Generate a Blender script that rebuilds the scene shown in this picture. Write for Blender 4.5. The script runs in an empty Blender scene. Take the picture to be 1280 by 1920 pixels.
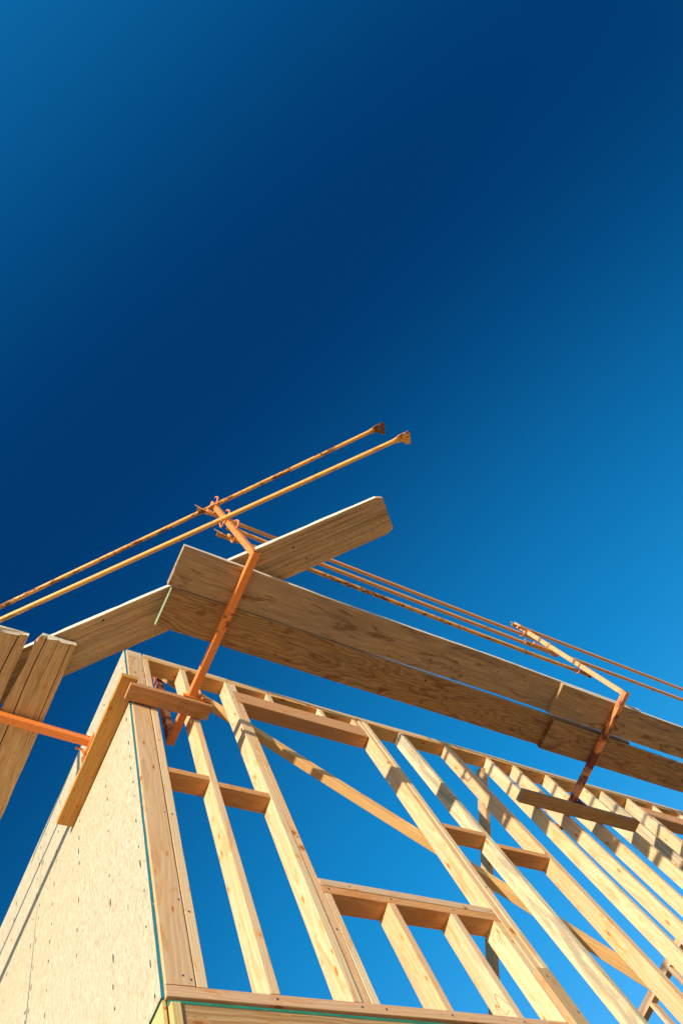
import bpy, bmesh, math, random
from mathutils import Vector, Matrix, noise
rnd = random.Random(7)
scene = bpy.context.scene
COL = scene.collection
PI = math.pi

# ------------------------------------------------------------------ camera
cam_d = bpy.data.cameras.new("camera"); cam = bpy.data.objects.new("camera", cam_d); COL.objects.link(cam)
scene.camera = cam
CX = Vector((0.8454682, -0.41594812, -0.33491892))
CY = Vector((0.36181068, 0.90744347, -0.21363374))
CZ = Vector((0.39278054, 0.05944329, 0.91770907))
CAM = Vector((-0.8736221, -1.63, -1.71971893))
m = Matrix((CX, -CY, -CZ)).transposed().to_4x4(); m.translation = CAM
cam.matrix_world = m
cam_d.sensor_fit = 'VERTICAL'; cam_d.sensor_height = 36.0; cam_d.lens = 1280.63/1920*36
cam_d.clip_start = 0.05; cam_d.clip_end = 5000

# ------------------------------------------------------------------ light
S = Vector((-1.0, -0.433, 0.112)).normalized()          # towards the sun
sun_el = math.asin(S.z); sun_rot = math.atan2(S.x, S.y)
sd = bpy.data.lights.new("sun", 'SUN'); sd.energy = 2.25; sd.angle = math.radians(0.6); sd.color = (1.0, 0.88, 0.70)
so = bpy.data.objects.new("sun", sd); COL.objects.link(so)
so.rotation_euler = S.to_track_quat('Z', 'Y').to_euler(); so.location = S*30

W = bpy.data.worlds.new("World"); scene.world = W; W.use_nodes = True
nt = W.node_tree; nt.nodes.clear()
def N(nt, t, **k):
    n = nt.nodes.new(t)
    for a, b in k.items():
        if a == 'inp':
            for q, v in b.items(): n.inputs[q].default_value = v
        else: setattr(n, a, b)
    return n
def L(nt, a, b): nt.links.new(a, b)
def math_n(nt, op, a, b=None, c=None, clamp=False):
    n = nt.nodes.new('ShaderNodeMath'); n.operation = op; n.use_clamp = clamp
    for i, v in enumerate((a, b, c)):
        if v is None: continue
        if isinstance(v, (int, float)): n.inputs[i].default_value = v
        else: nt.links.new(v, n.inputs[i])
    return n.outputs[0]
sky = N(nt, 'ShaderNodeTexSky', sky_type='NISHITA', sun_disc=False, sun_elevation=sun_el, sun_rotation=sun_rot,
        altitude=1500.0, air_density=1.0, dust_density=0.3, ozone_density=3.0)
# a polarising effect of the real sky: darkest in the band 90 degrees from the sun
geo = N(nt, 'ShaderNodeNewGeometry')
dot = N(nt, 'ShaderNodeVectorMath', operation='DOT_PRODUCT'); dot.inputs[1].default_value = tuple(-S)
L(nt, geo.outputs['Incoming'], dot.inputs[0])
c2 = math_n(nt, 'MULTIPLY', dot.outputs['Value'], dot.outputs['Value'])
pol = math_n(nt, 'DIVIDE', math_n(nt, 'SUBTRACT', 1.0, c2), math_n(nt, 'ADD', 1.0, c2))
POL = 0.80
# clear high-desert sky: deep saturated blue above, the plain hazier sky colour close to the horizon
spc = N(nt, 'ShaderNodeSeparateColor'); L(nt, sky.outputs[0], spc.inputs[0]); cmb = N(nt, 'ShaderNodeCombineColor')
for ch, (amp, g_, p_) in enumerate(((.066, .50, .97), (1.27, .50, .868), (2.16, .36, .80))):
    v_ = math_n(nt, 'MULTIPLY', math_n(nt, 'POWER', spc.outputs[ch], g_), amp)
    L(nt, math_n(nt, 'MULTIPLY', v_, math_n(nt, 'SUBTRACT', 1.0, math_n(nt, 'MULTIPLY', pol, p_))), cmb.inputs[ch])
sepw = N(nt, 'ShaderNodeSeparateXYZ'); L(nt, geo.outputs['Incoming'], sepw.inputs[0])
mr = N(nt, 'ShaderNodeMapRange', interpolation_type='SMOOTHSTEP'); L(nt, math_n(nt, 'MULTIPLY', sepw.outputs[2], -1.0), mr.inputs[0])
mr.inputs[1].default_value = 0.06; mr.inputs[2].default_value = 0.72
mx = N(nt, 'ShaderNodeMix', data_type='RGBA'); L(nt, mr.outputs[0], mx.inputs[0]); L(nt, sky.outputs[0], mx.inputs[6]); L(nt, cmb.outputs[0], mx.inputs[7])
bg = N(nt, 'ShaderNodeBackground'); bg.inputs['Strength'].default_value = 0.15
L(nt, mx.outputs[2], bg.inputs['Color'])
L(nt, bg.outputs[0], N(nt, 'ShaderNodeOutputWorld').inputs['Surface'])

scene.view_settings.view_transform = 'Standard'; scene.view_settings.look = 'None'
scene.view_settings.exposure = 1.35; scene.view_settings.gamma = 1.0
scene.cycles.max_bounces = 8; scene.cycles.diffuse_bounces = 5
scene.cycles.use_denoising = True

# ------------------------------------------------------------------ materials
def new_mat(name):
    M = bpy.data.materials.new(name); M.use_nodes = True
    t = M.node_tree; t.nodes.clear()
    b = t.nodes.new('ShaderNodeBsdfPrincipled'); o = t.nodes.new('ShaderNodeOutputMaterial')
    t.links.new(b.outputs[0], o.inputs[0])
    return M, t, b
def mixc(t, fac, a, b, mode='MIX'):
    n = t.nodes.new('ShaderNodeMix'); n.data_type = 'RGBA'; n.blend_type = mode; n.clamp_factor = True
    if isinstance(fac, (int, float)): n.inputs[0].default_value = fac
    else: t.links.new(fac, n.inputs[0])
    for i, v in ((6, a), (7, b)):
        if isinstance(v, tuple): n.inputs[i].default_value = (*v[:3], 1)
        else: t.links.new(v, n.inputs[i])
    return n.outputs[2]
def ramp(t, v, a, b, x=0.0, y=1.0):
    n = t.nodes.new('ShaderNodeMapRange'); n.interpolation_type = 'SMOOTHSTEP'
    t.links.new(v, n.inputs[0]); n.inputs[1].default_value = a; n.inputs[2].default_value = b
    n.inputs[3].default_value = x; n.inputs[4].default_value = y
    return n.outputs[0]
def vmul(t, v, s, off=None):
    n = t.nodes.new('ShaderNodeVectorMath'); n.operation = 'MULTIPLY'; t.links.new(v, n.inputs[0]); n.inputs[1].default_value = s
    if off is None: return n.outputs[0]
    a = t.nodes.new('ShaderNodeVectorMath'); a.operation = 'ADD'; t.links.new(n.outputs[0], a.inputs[0]); t.links.new(off, a.inputs[1])
    return a.outputs[0]
def noise_n(t, v, scale=1.0, det=3, rough=.5, dist=0.0):
    n = t.nodes.new('ShaderNodeTexNoise'); t.links.new(v, n.inputs['Vector'])
    n.inputs['Scale'].default_value = scale; n.inputs['Detail'].default_value = det
    n.inputs['Roughness'].default_value = rough; n.inputs['Distortion'].default_value = dist
    return n.outputs[0]

def wood_mat(name, ring=0.28, ring_w=0.011, streak=0.25, stain=0.3, knot=0.8, stain_col=(.80, .50, .24),
             dark=(.45, .28, .14), grey=0.0, rough=0.72, mould=0.0, swirl=0.0, warm=0.35, bump=0.25, sheen=0.2):
    M, t, b = new_mat(name)
    tc = t.nodes.new('ShaderNodeTexCoord').outputs['Object']
    oi = t.nodes.new('ShaderNodeObjectInfo')
    r = oi.outputs['Random']
    off = t.nodes.new('ShaderNodeCombineXYZ')
    L(t, math_n(t, 'MULTIPLY', r, 61.7), off.inputs[0]); L(t, math_n(t, 'MULTIPLY', r, 23.1), off.inputs[1]); L(t, math_n(t, 'MULTIPLY', r, 41.3), off.inputs[2])
    off = off.outputs[0]
    r2 = math_n(t, 'FRACT', math_n(t, 'MULTIPLY', r, 17.31)); r3 = math_n(t, 'FRACT', math_n(t, 'MULTIPLY', r, 57.77))
    # knots
    kv = t.nodes.new('ShaderNodeTexVoronoi'); kv.feature = 'F1'; L(t, vmul(t, tc, (2.0, 6.5, 2.2), off), kv.inputs['Vector'])
    sepk = t.nodes.new('ShaderNodeSeparateColor'); L(t, kv.outputs['Color'], sepk.inputs[0])
    ksz = math_n(t, 'ADD', .45, math_n(t, 'MULTIPLY', sepk.outputs[1], .95))
    kdist = math_n(t, 'ADD', math_n(t, 'DIVIDE', kv.outputs['Distance'], ksz), math_n(t, 'MULTIPLY', math_n(t, 'GREATER_THAN', 0.64, sepk.outputs[0]), 2.0))
    kcore = ramp(t, kdist, 0.22, 0.09); khalo = ramp(t, kdist, 0.38, 0.1)
    # rings around a pith line beside the board, disturbed by slow noise and knots
    sep = t.nodes.new('ShaderNodeSeparateXYZ'); L(t, tc, sep.inputs[0])
    w1 = noise_n(t, vmul(t, tc, (0.9, 4, 4), off), 1.0, 3, .5)
    w2 = noise_n(t, vmul(t, tc, (5, 14, 14), off), 1.0, 2, .5)
    py = math_n(t, 'ADD', sep.outputs[1], math_n(t, 'MULTIPLY', math_n(t, 'SUBTRACT', r2, .5), .12))
    pz = math_n(t, 'ADD', sep.outputs[2], math_n(t, 'ADD', .03, math_n(t, 'MULTIPLY', r3, .09)))
    rr = math_n(t, 'SQRT', math_n(t, 'ADD', math_n(t, 'MULTIPLY', py, py), math_n(t, 'MULTIPLY', pz, pz)))
    rr = math_n(t, 'ADD', rr, math_n(t, 'MULTIPLY', w1, .10 + swirl*.5))
    rr = math_n(t, 'ADD', rr, math_n(t, 'MULTIPLY', w2, .012 + swirl*.05))
    rr = math_n(t, 'ADD', rr, math_n(t, 'MULTIPLY', khalo, .018))
    ph = math_n(t, 'FRACT', math_n(t, 'DIVIDE', rr, ring_w))
    ringv = math_n(t, 'MULTIPLY', ramp(t, ph, 0.0, 0.75), ramp(t, ph, 1.0, 0.85))
    st = noise_n(t, vmul(t, tc, (2.2, 130, 130), off), 1.0, 4, .6)
    st2 = noise_n(t, vmul(t, tc, (9, 420, 420), off), 1.0, 2, .6)
    bl = noise_n(t, vmul(t, tc, (1.6, 7, 7), off), 1.0, 4, .6, .6)
    bl2 = noise_n(t, vmul(t, tc, (4.0, 16, 16), off), 1.0, 5, .7, 1.2)
    base = oi.outputs['Color']
    dk = mixc(t, 1.0, base, dark, 'MULTIPLY')
    c = mixc(t, math_n(t, 'MULTIPLY', ringv, ring), base, dk)
    c = mixc(t, math_n(t, 'MULTIPLY', ramp(t, st, .40, .72), streak), c, dk)
    c = mixc(t, math_n(t, 'MULTIPLY', ramp(t, st2, .35, .7), streak*.45), c, dk)
    c = mixc(t, math_n(t, 'MULTIPLY', ramp(t, bl, .45, .72), warm), c, mixc(t, 1.0, base, (1.0, .80, .55), 'MULTIPLY'))
    c = mixc(t, math_n(t, 'MULTIPLY', ramp(t, bl2, .53, .64), stain*1.3), c, mixc(t, 1.0, base, stain_col, 'MULTIPLY'))
    if mould:
        mn = noise_n(t, vmul(t, tc, (3.0, 26, 26), off), 1.0, 5, .7, .4); edge = ramp(t, sep.outputs[1], .040, .0)
        c = mixc(t, math_n(t, 'MULTIPLY', math_n(t, 'MULTIPLY', ramp(t, mn, .42, .56), edge), mould), c, (.30, .27, .19))
    if grey: c = mixc(t, math_n(t, 'MULTIPLY', ramp(t, bl, .55, .3), grey), c, (.20, .17, .14))
    c = mixc(t, math_n(t, 'MULTIPLY', khalo, knot*.75), c, mixc(t, 1.0, base, (.95, .70, .42), 'MULTIPLY'))
    c = mixc(t, math_n(t, 'MULTIPLY', kcore, knot*1.0), c, mixc(t, 1.0, base, (.52, .25, .10), 'MULTIPLY'))
    L(t, c, b.inputs['Base Color'])
    b.inputs['Roughness'].default_value = rough; b.inputs['Specular IOR Level'].default_value = sheen
    bp = t.nodes.new('ShaderNodeBump'); bp.inputs['Strength'].default_value = bump; bp.inputs['Distance'].default_value = .002
    h = math_n(t, 'ADD', math_n(t, 'MULTIPLY', st, -1.0), math_n(t, 'MULTIPLY', ringv, -.35))
    L(t, h, bp.inputs['Height']); L(t, bp.outputs[0], b.inputs['Normal'])
    return M

M_FIR = wood_mat('fir_lumber', ring=.24, ring_w=.012, streak=.16, stain=.42, knot=.95, warm=.5)
M_FIRM = wood_mat('mould_streaked_lumber', ring=.2, ring_w=.012, streak=.16, stain=.3, knot=.95, warm=.5, mould=.75)
M_FIR2 = wood_mat('rough_lumber', ring=.55, ring_w=.010, streak=.5, stain=.5, knot=.9, warm=.5, dark=(.42, .27, .15))
M_PLY = wood_mat('veneer_plank', ring=.55, ring_w=.021, streak=.4, stain=.7, stain_col=(.42, .28, .2), knot=.15, swirl=.55, warm=.3, dark=(.34, .26, .20), grey=.2, rough=.85)
M_PLYF = wood_mat('worn_veneer_plank', ring=.3, ring_w=.03, streak=.8, stain=.75, stain_col=(.42, .33, .25), knot=.35, swirl=.4, warm=.2, dark=(.5, .42, .36), grey=.45, rough=.85)
M_OLD = wood_mat('weathered_plank', ring=.2, ring_w=.014, streak=.5, stain_col=(.6, .42, .3), stain=.4, knot=.6, warm=.4, dark=(.30, .21, .14), grey=.15, rough=.9, bump=.6)
M_DIAG = wood_mat('grey_plank', stain_col=(.5, .38, .28), ring=.35, ring_w=.009, streak=.9, stain=.2, knot=.4, warm=.2, dark=(.36, .28, .20), grey=.25, rough=.9, bump=.6)

def flat_mat(name, col, rough=.6, metal=0.0, var=0.15, scale=30):
    M, t, b = new_mat(name)
    tc = t.nodes.new('ShaderNodeTexCoord').outputs['Object']
    n = noise_n(t, tc, scale, 4, .6)
    L(t, mixc(t, math_n(t, 'MULTIPLY', ramp(t, n, .35, .7), var), col, tuple(x*.45 for x in col)), b.inputs['Base Color'])
    b.inputs['Roughness'].default_value = rough; b.inputs['Metallic'].default_value = metal
    return M
def paint_mat(name, col, rust_lo, rust_hi, rust=(.24, .085, .025), scale=22, stretch=(1, 1, 1), rough=.42, dirt=.35, bump=.3):
    M, t, b = new_mat(name)
    tc = t.nodes.new('ShaderNodeTexCoord').outputs['Object']; oi = t.nodes.new('ShaderNodeObjectInfo')
    off = t.nodes.new('ShaderNodeCombineXYZ')
    for i, k in enumerate((31.3, 17.7, 9.1)): L(t, math_n(t, 'MULTIPLY', oi.outputs['Random'], k), off.inputs[i])
    v = vmul(t, tc, stretch, off.outputs[0])
    a = noise_n(t, v, scale, 8, .68, .6); a2 = noise_n(t, v, scale*.22, 3, .6)
    f = ramp(t, math_n(t, 'ADD', math_n(t, 'MULTIPLY', a, .65), math_n(t, 'MULTIPLY', a2, .5)), rust_lo, rust_hi)
    fine = noise_n(t, v, scale*5, 4, .6)
    c = mixc(t, math_n(t, 'MULTIPLY', ramp(t, fine, .4, .75), dirt), col, tuple(x*y for x, y in zip(col, (.75, .55, .5))))
    rc = mixc(t, ramp(t, fine, .40, .72), rust, (.09, .035, .018))
    c = mixc(t, f, c, rc); L(t, c, b.inputs['Base Color'])
    L(t, math_n(t, 'ADD', rough, math_n(t, 'MULTIPLY', f, .4)), b.inputs['Roughness'])
    bp = t.nodes.new('ShaderNodeBump'); bp.inputs['Strength'].default_value = bump; bp.inputs['Distance'].default_value = .0015
    L(t, math_n(t, 'ADD', math_n(t, 'MULTIPLY', f, -1.0), math_n(t, 'MULTIPLY', fine, .3)), bp.inputs['Height']); L(t, bp.outputs[0], b.inputs['Normal'])
    return M
M_ORANGE = paint_mat('orange_paint', (.86, .27, .06), .655, .72, scale=18)
M_ORRUST = paint_mat('rusty_orange_paint', (.80, .29, .095), .50, .60, scale=9, rust=(.22, .045, .03))
M_SALMON = paint_mat('faded_salmon_paint', (.88, .40, .17), .70, .78, scale=14, dirt=.25)
M_PIPE = paint_mat('yellow_pipe_paint', (.82, .43, .095), .64, .74, scale=14, stretch=(.5, 1, 1), dirt=.4, bump=0)
M_PIPER = paint_mat('rusty_yellow_pipe_paint', (.84, .40, .07), .55, .66, scale=60, stretch=(.45, 1, 1), dirt=.4, bump=0)
M_PIPEO = paint_mat('faded_orange_pipe_paint', (.82, .36, .095), .66, .76, scale=20, stretch=(.4, 1, 1), dirt=.3, bump=0)
M_RUST = paint_mat('rusted_steel', (.35, .15, .06), .48, .6, scale=14, dirt=.6, rough=.6)
def edge_paint(name, col):
    M, t, b = new_mat(name); tc = t.nodes.new('ShaderNodeTexCoord').outputs['Object']
    a = noise_n(t, tc, 45, 6, .7); c_ = noise_n(t, tc, 9, 3, .6)
    c = mixc(t, math_n(t, 'MULTIPLY', ramp(t, c_, .35, .7), .5), col, tuple(x*.5 for x in col))
    c = mixc(t, ramp(t, math_n(t, 'ADD', math_n(t, 'MULTIPLY', a, .7), math_n(t, 'MULTIPLY', c_, .3)), .58, .66), c, (.42, .30, .17))
    L(t, c, b.inputs['Base Color']); b.inputs['Roughness'].default_value = .65
    return M
M_TEAL = edge_paint('teal_edge_paint', (.004, .21, .28))
M_GREEN = edge_paint('green_edge_paint', (.008, .25, .15))
M_PALEG = flat_mat('pale_green_end_paint', (.30, .37, .23), .7, 0, .35, 60)
M_PALE_EDGE = flat_mat('sunlit_and_fibrous_edge', (.72, .64, .50), .85, 0, .55, 90)  # sunlight painted into plank edges; also pale fibre on the left plank ends
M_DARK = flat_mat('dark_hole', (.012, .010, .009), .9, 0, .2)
M_INK = flat_mat('black_stamp_ink', (.035, .028, .025), .8, 0, .3, 200)
M_PENCIL = flat_mat('pencil_line', (.24, .13, .06), .8, 0, .3, 200)
M_STEEL = flat_mat('nail_steel', (.35, .33, .30), .35, .9, .4, 80)

def osb_mat():
    M, t, b = new_mat('strand_board')
    tc = t.nodes.new('ShaderNodeTexCoord').outputs['Object']     # local: y along the wall, z up
    def flakes(rot, sc, seed):
        mp = t.nodes.new('ShaderNodeMapping'); L(t, tc, mp.inputs[0]); mp.inputs['Rotation'].default_value = (rot, 0, 0); mp.inputs['Location'].default_value = (seed, seed*.7, seed*1.3)
        mp.inputs['Scale'].default_value = (0.001, sc[0], sc[1])
        v = t.nodes.new('ShaderNodeTexVoronoi'); v.feature = 'F1'; v.inputs['Scale'].default_value = 1.0
        nn = t.nodes.new('ShaderNodeTexNoise'); L(t, mp.outputs[0], nn.inputs['Vector']); nn.inputs['Scale'].default_value = .7
        ad = t.nodes.new('ShaderNodeVectorMath'); ad.operation = 'MULTIPLY_ADD'; L(t, nn.outputs['Color'], ad.inputs[0]); ad.inputs[1].default_value = (.9, .9, .9); L(t, mp.outputs[0], ad.inputs[2])
        L(t, ad.outputs[0], v.inputs['Vector'])
        s = t.nodes.new('ShaderNodeSeparateColor'); L(t, v.outputs['Color'], s.inputs[0])
        return s.outputs[0], v.outputs['Distance']
    f1, d1 = flakes(.18, (70, 15), 1.3); f2, d2 = flakes(-.3, (105, 26), 5.1); f3, d3 = flakes(.7, (40, 90), 9.4)
    fine = noise_n(t, vmul(t, tc, (1, 160, 38)), 1.0, 5, .7); big = noise_n(t, vmul(t, tc, (1, 4, 3)), 1.0, 3, .5)
    hue = t.nodes.new('ShaderNodeValToRGB'); cr = hue.color_ramp
    cr.elements[0].position = 0; cr.elements[0].color = (.30, .21, .11, 1)
    cr.elements[1].position = 1; cr.elements[1].color = (.62, .56, .41, 1)
    for p, c in ((.16, (.43, .33, .19)), (.38, (.53, .45, .31)), (.62, (.52, .455, .32)), (.82, (.60, .525, .375))):
        e = cr.elements.new(p); e.color = (*c, 1)
    na = noise_n(t, vmul(t, tc, (1, 60, 17)), 1.0, 7, .72, .9); nb = noise_n(t, vmul(t, tc, (1, 150, 30)), 1.0, 4, .7, .5)
    mixf = math_n(t, 'ADD', math_n(t, 'ADD', math_n(t, 'MULTIPLY', f1, .16), math_n(t, 'MULTIPLY', f2, .10)), math_n(t, 'ADD', ramp(t, na, .36, .60, 0, .60), ramp(t, nb, .35, .68, 0, .20))); L(t, mixf, hue.inputs[0])
    c = mixc(t, math_n(t, 'MULTIPLY', ramp(t, fine, .46, .72), .75), hue.outputs[0], (.30, .19, .09))
    c = mixc(t, math_n(t, 'MULTIPLY', math_n(t, 'GREATER_THAN', f3, .93), .3), c, (.40, .26, .13))
    c = mixc(t, math_n(t, 'MULTIPLY', ramp(t, big, .4, .7), .18), c, (.52, .46, .30))
    L(t, c, b.inputs['Base Color']); b.inputs['Roughness'].default_value = .75; b.inputs['Specular IOR Level'].default_value = .2
    bp = t.nodes.new('ShaderNodeBump'); bp.inputs['Strength'].default_value = .5; bp.inputs['Distance'].default_value = .0015
    L(t, math_n(t, 'ADD', math_n(t, 'MULTIPLY', math_n(t, 'ADD', f1, f2), .35), math_n(t, 'ADD', fine, na)), bp.inputs['Height']); L(t, bp.outputs[0], b.inputs['Normal'])
    return M
M_OSB = osb_mat()

# ------------------------------------------------------------------ object helpers
def props(o, label, cat, group=None, kind=None):
    if label: o['label'] = label
    if cat: o['category'] = cat
    if group: o['group'] = group
    if kind: o['kind'] = kind
    return o
def empty(name, loc, label, cat, group=None):
    o = bpy.data.objects.new(name, None); COL.objects.link(o); o.location = loc; o.empty_display_size = .1
    return props(o, label, cat, group)
def wmat(o):
    m = Matrix.Translation(o.location) if o.parent is None and o.type == 'EMPTY' else o.matrix_basis.copy()
    return wmat(o.parent) @ m if o.parent else m
def link(name, me, mats, parent=None, M=None, color=None):
    o = bpy.data.objects.new(name, me); COL.objects.link(o)
    for x in (mats if isinstance(mats, (list, tuple)) else [mats]): me.materials.append(x)
    M = M or Matrix.Identity(4)
    if parent is not None:
        o.parent = parent; o.matrix_basis = wmat(parent).inverted() @ M
    else: o.matrix_basis = M
    if color: o.color = (*color, 1)
    return o

FIR = [(.84, .62, .37), (.84, .57, .33), (.80, .55, .33), (.86, .67, .42), (.80, .51, .28), (.84, .60, .36)]
def fir(k=None):
    if k is not None and rnd.random() < .35: k += rnd.choice((1, 2, 3))
    c = FIR[k % len(FIR)] if k is not None else rnd.choice(FIR)
    j = rnd.uniform(.95, 1.04); return tuple(min(.9, v*j) for v in c)

def frame(p0, p1, side):
    """matrix: local x from p0 to p1, local y near 'side', local z the thickness; origin at the middle"""
    p0, p1 = Vector(p0), Vector(p1); ex = (p1-p0).normalized(); s = Vector(side)
    ez = ex.cross(s).normalized(); ey = ez.cross(ex).normalized()
    m = Matrix((ex, ey, ez)).transposed().to_4x4(); m.translation = (p0+p1)/2
    return m, (p1-p0).length

TEAR_S = 1
def lumber_mesh(name, Ln, w, t, r=.0025, bow=.0015, seg=None, cracks=(), endwear=0.0, chip=0.0, dog=(0, 0), tear=None, seed=None):
    """rounded-edge board; cracks: (y, width, depth, x0, x1) V-grooves on the -z and +z faces"""
    seed = rnd.uniform(0, 1000) if seed is None else seed
    bm = bmesh.new()
    seg = seg or max(6, int(Ln/.18))
    xs = [-Ln/2 + Ln*i/seg for i in range(seg+1)]
    d = dog[1]
    if dog[0]: xs = [x for x in xs if x < Ln/2-d-.02] + [Ln/2-d, Ln/2-d*.5, Ln/2]
    def arc(cy, cz, a0):
        return [(cy + r*math.cos(a0+PI/4*k), cz + r*math.sin(a0+PI/4*k), None) for k in range(3)]
    prof = arc(-w/2+r, -t/2+r, PI)                       # lower left
    for ci, (cy, cw, cd, x0, x1) in enumerate(sorted(cracks)):
        prof += [(cy-cw/2, -t/2, (ci, 0)), (cy, -t/2, (ci, 1)), (cy+cw/2, -t/2, (ci, 0))]
    prof += arc(w/2-r, -t/2+r, PI*1.5) + arc(w/2-r, t/2-r, 0) + arc(-w/2+r, t/2-r, PI/2)
    cs = sorted(cracks)
    rings = []
    for i, x in enumerate(xs):
        n1 = noise.noise(Vector((x*.9+seed, 1.3, 0)))*bow*2; n2 = noise.noise(Vector((x*.9+seed, 7.7, 0)))*bow*2
        ws = 1.0
        if dog[0] and x > Ln/2-d: ws = 1 - dog[0]*((x-(Ln/2-d))/d)
        ring = []
        for (y, z, c) in prof:
            yy, zz, xx = y*ws, z, x
            if c is not None:
                ci, k = c; cy, cw, cd, x0, x1 = cs[ci]
                env = max(0.0, min(1.0, (x-x0)/.12+.2, (x1-x)/.35)) if x0 <= x <= x1 else 0.0
                yy = cy + (y-cy)*max(env, .12) + noise.noise(Vector((x*2.2+seed, ci*3.1, 0)))*.018*(1 if cd > .006 else .5)
                if k: zz = z + cd*env
            if tear and x < -Ln/2+tear[1]:      # splintered corner on the side with the sign of 'side'
                tt = (1-(x+Ln/2)/tear[1])**.8*tear[0]*(1+.5*noise.noise(Vector((x*16+seed, 3, z*40))))
                lim = -(w/2-tt) if TEAR_S < 0 else w/2-tt
                if TEAR_S < 0 and yy < lim: yy = lim + (yy+w/2)*.2
                elif TEAR_S > 0 and yy > lim: yy = lim + (yy-w/2)*.2
            e = abs(noise.noise(Vector((y*60+seed, z*60, x*8))))
            if chip: 
                zz += chip*max(0, noise.noise(Vector((x*14+seed, y*30, z*30)))-.15)*(-1 if z > 0 else 1)
                if abs(abs(y)-w/2) < .006: yy -= math.copysign(chip*2*max(0, noise.noise(Vector((x*11+seed, y*3, z*30)))), y)
            if endwear and i in (0, len(xs)-1): xx += -math.copysign(endwear*e*2.2, x)
            ring.append(bm.verts.new((xx, yy+n1, zz+n2)))
        rings.append(ring)
    n = len(prof)
    for a, b_ in zip(rings, rings[1:]):
        for k in range(n): bm.faces.new((a[k], a[(k+1) % n], b_[(k+1) % n], b_[k]))
    bm.faces.new(rings[0][::-1]); bm.faces.new(rings[-1])
    bmesh.ops.recalc_face_normals(bm, faces=bm.faces)
    me = bpy.data.meshes.new(name); bm.to_mesh(me); bm.free()
    return me
def board(name, parent, p0, p1, w, t, side, mat=None, color=None, **k):
    M, Ln = frame(p0, p1, side)
    me = lumber_mesh(name, Ln, w, t, **k)
    return link(name, me, mat or M_FIR, parent, M, color or fir())
def beam(name, parent, x0, x1, y0, y1, z0, z1, ax, mat=None, color=None, dx=0.0, **k):
    """axis-aligned lumber; ax is the long axis; dx leans the top of a stud"""
    c = [(x0+x1)/2, (y0+y1)/2, (z0+z1)/2]; e = [x1-x0, y1-y0, z1-z0]; i = 'xyz'.index(ax)
    p0, p1 = c[:], c[:]; p0[i] -= e[i]/2; p1[i] += e[i]/2; p1[0] += dx
    o = [j for j in range(3) if j != i]; wi = o[0] if e[o[0]] >= e[o[1]] else o[1]; ti = o[0] if wi == o[1] else o[1]
    s = [0, 0, 0]; s[wi] = 1
    return board(name, parent, p0, p1, e[wi], e[ti], s, mat, color, **k)

def tube_mesh(pts, r, n=10, closed_ends=True, flat=None):
    """round rod through points; flat: per point (radius scale in local side direction, in the other)"""
    bm = bmesh.new(); rings = []; pts = [Vector(p) for p in pts]
    up = None
    for i, p in enumerate(pts):
        d = (pts[min(i+1, len(pts)-1)] - pts[max(i-1, 0)]).normalized()
        if up is None:
            up = Vector((0, 0, 1)) if abs(d.z) < .9 else Vector((0, 1, 0))
        a = d.cross(up).normalized(); b_ = a.cross(d).normalized(); up = b_
        fa, fb = (flat[i] if flat else (1, 1))
        rings.append([bm.verts.new(p + a*math.cos(2*PI*k/n)*r*fa + b_*math.sin(2*PI*k/n)*r*fb) for k in range(n)])
    for A, B in zip(rings, rings[1:]):
        for k in range(n): bm.faces.new((A[k], A[(k+1) % n], B[(k+1) % n], B[k]))
    if closed_ends: bm.faces.new(rings[0][::-1]); bm.faces.new(rings[-1])
    bmesh.ops.recalc_face_normals(bm, faces=bm.faces)
    for f in bm.faces: f.smooth = len(f.verts) == 4
    me = bpy.data.meshes.new('rod'); bm.to_mesh(me); bm.free()
    return me
def add_box(bm, c, e, M=None, mi=0, bev=0.0):
    r = bmesh.ops.create_cube(bm, size=1.0)
    vs = r['verts']
    for v in vs: v.co = Vector((v.co.x*e[0], v.co.y*e[1], v.co.z*e[2])) + Vector(c)
    fs = set(f for v in vs for f in v.link_faces)
    for f in fs: f.material_index = mi
    if bev:
        ed = set(e_ for f in fs for e_ in f.edges)
        bmesh.ops.bevel(bm, geom=list(ed), offset=bev, segments=2, affect='EDGES')
def bm_obj(name, bm, mats, parent=None, M=None, color=None):
    bmesh.ops.recalc_face_normals(bm, faces=bm.faces)
    me = bpy.data.meshes.new(name); bm.to_mesh(me); bm.free()
    return link(name, me, mats, parent, M, color)
def sq_tube(name, parent, p0, p1, w, mat, side=(0, 0, 1), wall=.003, cap_dark=True, h=None):
    """square steel tube with an open end at p1"""
    M, Ln = frame(p0, p1, side); h = h or w
    bm = bmesh.new(); r = .004
    def ring(x, hw, hh, rr):
        out = []
        for sx, sz, a0 in ((1, -1, -PI/2), (1, 1, 0), (-1, 1, PI/2), (-1, -1, PI)):
            for k in range(3):
                a = a0 + PI/4*k; out.append(bm.verts.new((x, sx*(hw-rr)+rr*math.cos(a), sz*(hh-rr)+rr*math.sin(a))))
        return out
    n = 12
    nseg = max(2, int(Ln/.1))
    R = [ring(-Ln/2 + Ln*i/nseg, w/2, h/2, r) for i in range(nseg+1)]
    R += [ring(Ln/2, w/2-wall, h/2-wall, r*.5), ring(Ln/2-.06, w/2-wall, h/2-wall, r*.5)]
    for q, (A, B) in enumerate(zip(R, R[1:])):
        for k in range(n):
            f = bm.faces.new((A[k], A[(k+1) % n], B[(k+1) % n], B[k])); f.material_index = 1 if q == len(R)-2 else 0  # inside coloured near-black: dark raw steel with the shade painted in
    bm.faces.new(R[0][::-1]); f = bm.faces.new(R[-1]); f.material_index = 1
    return bm_obj(name, bm, [mat, M_DARK], parent, M)

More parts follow.
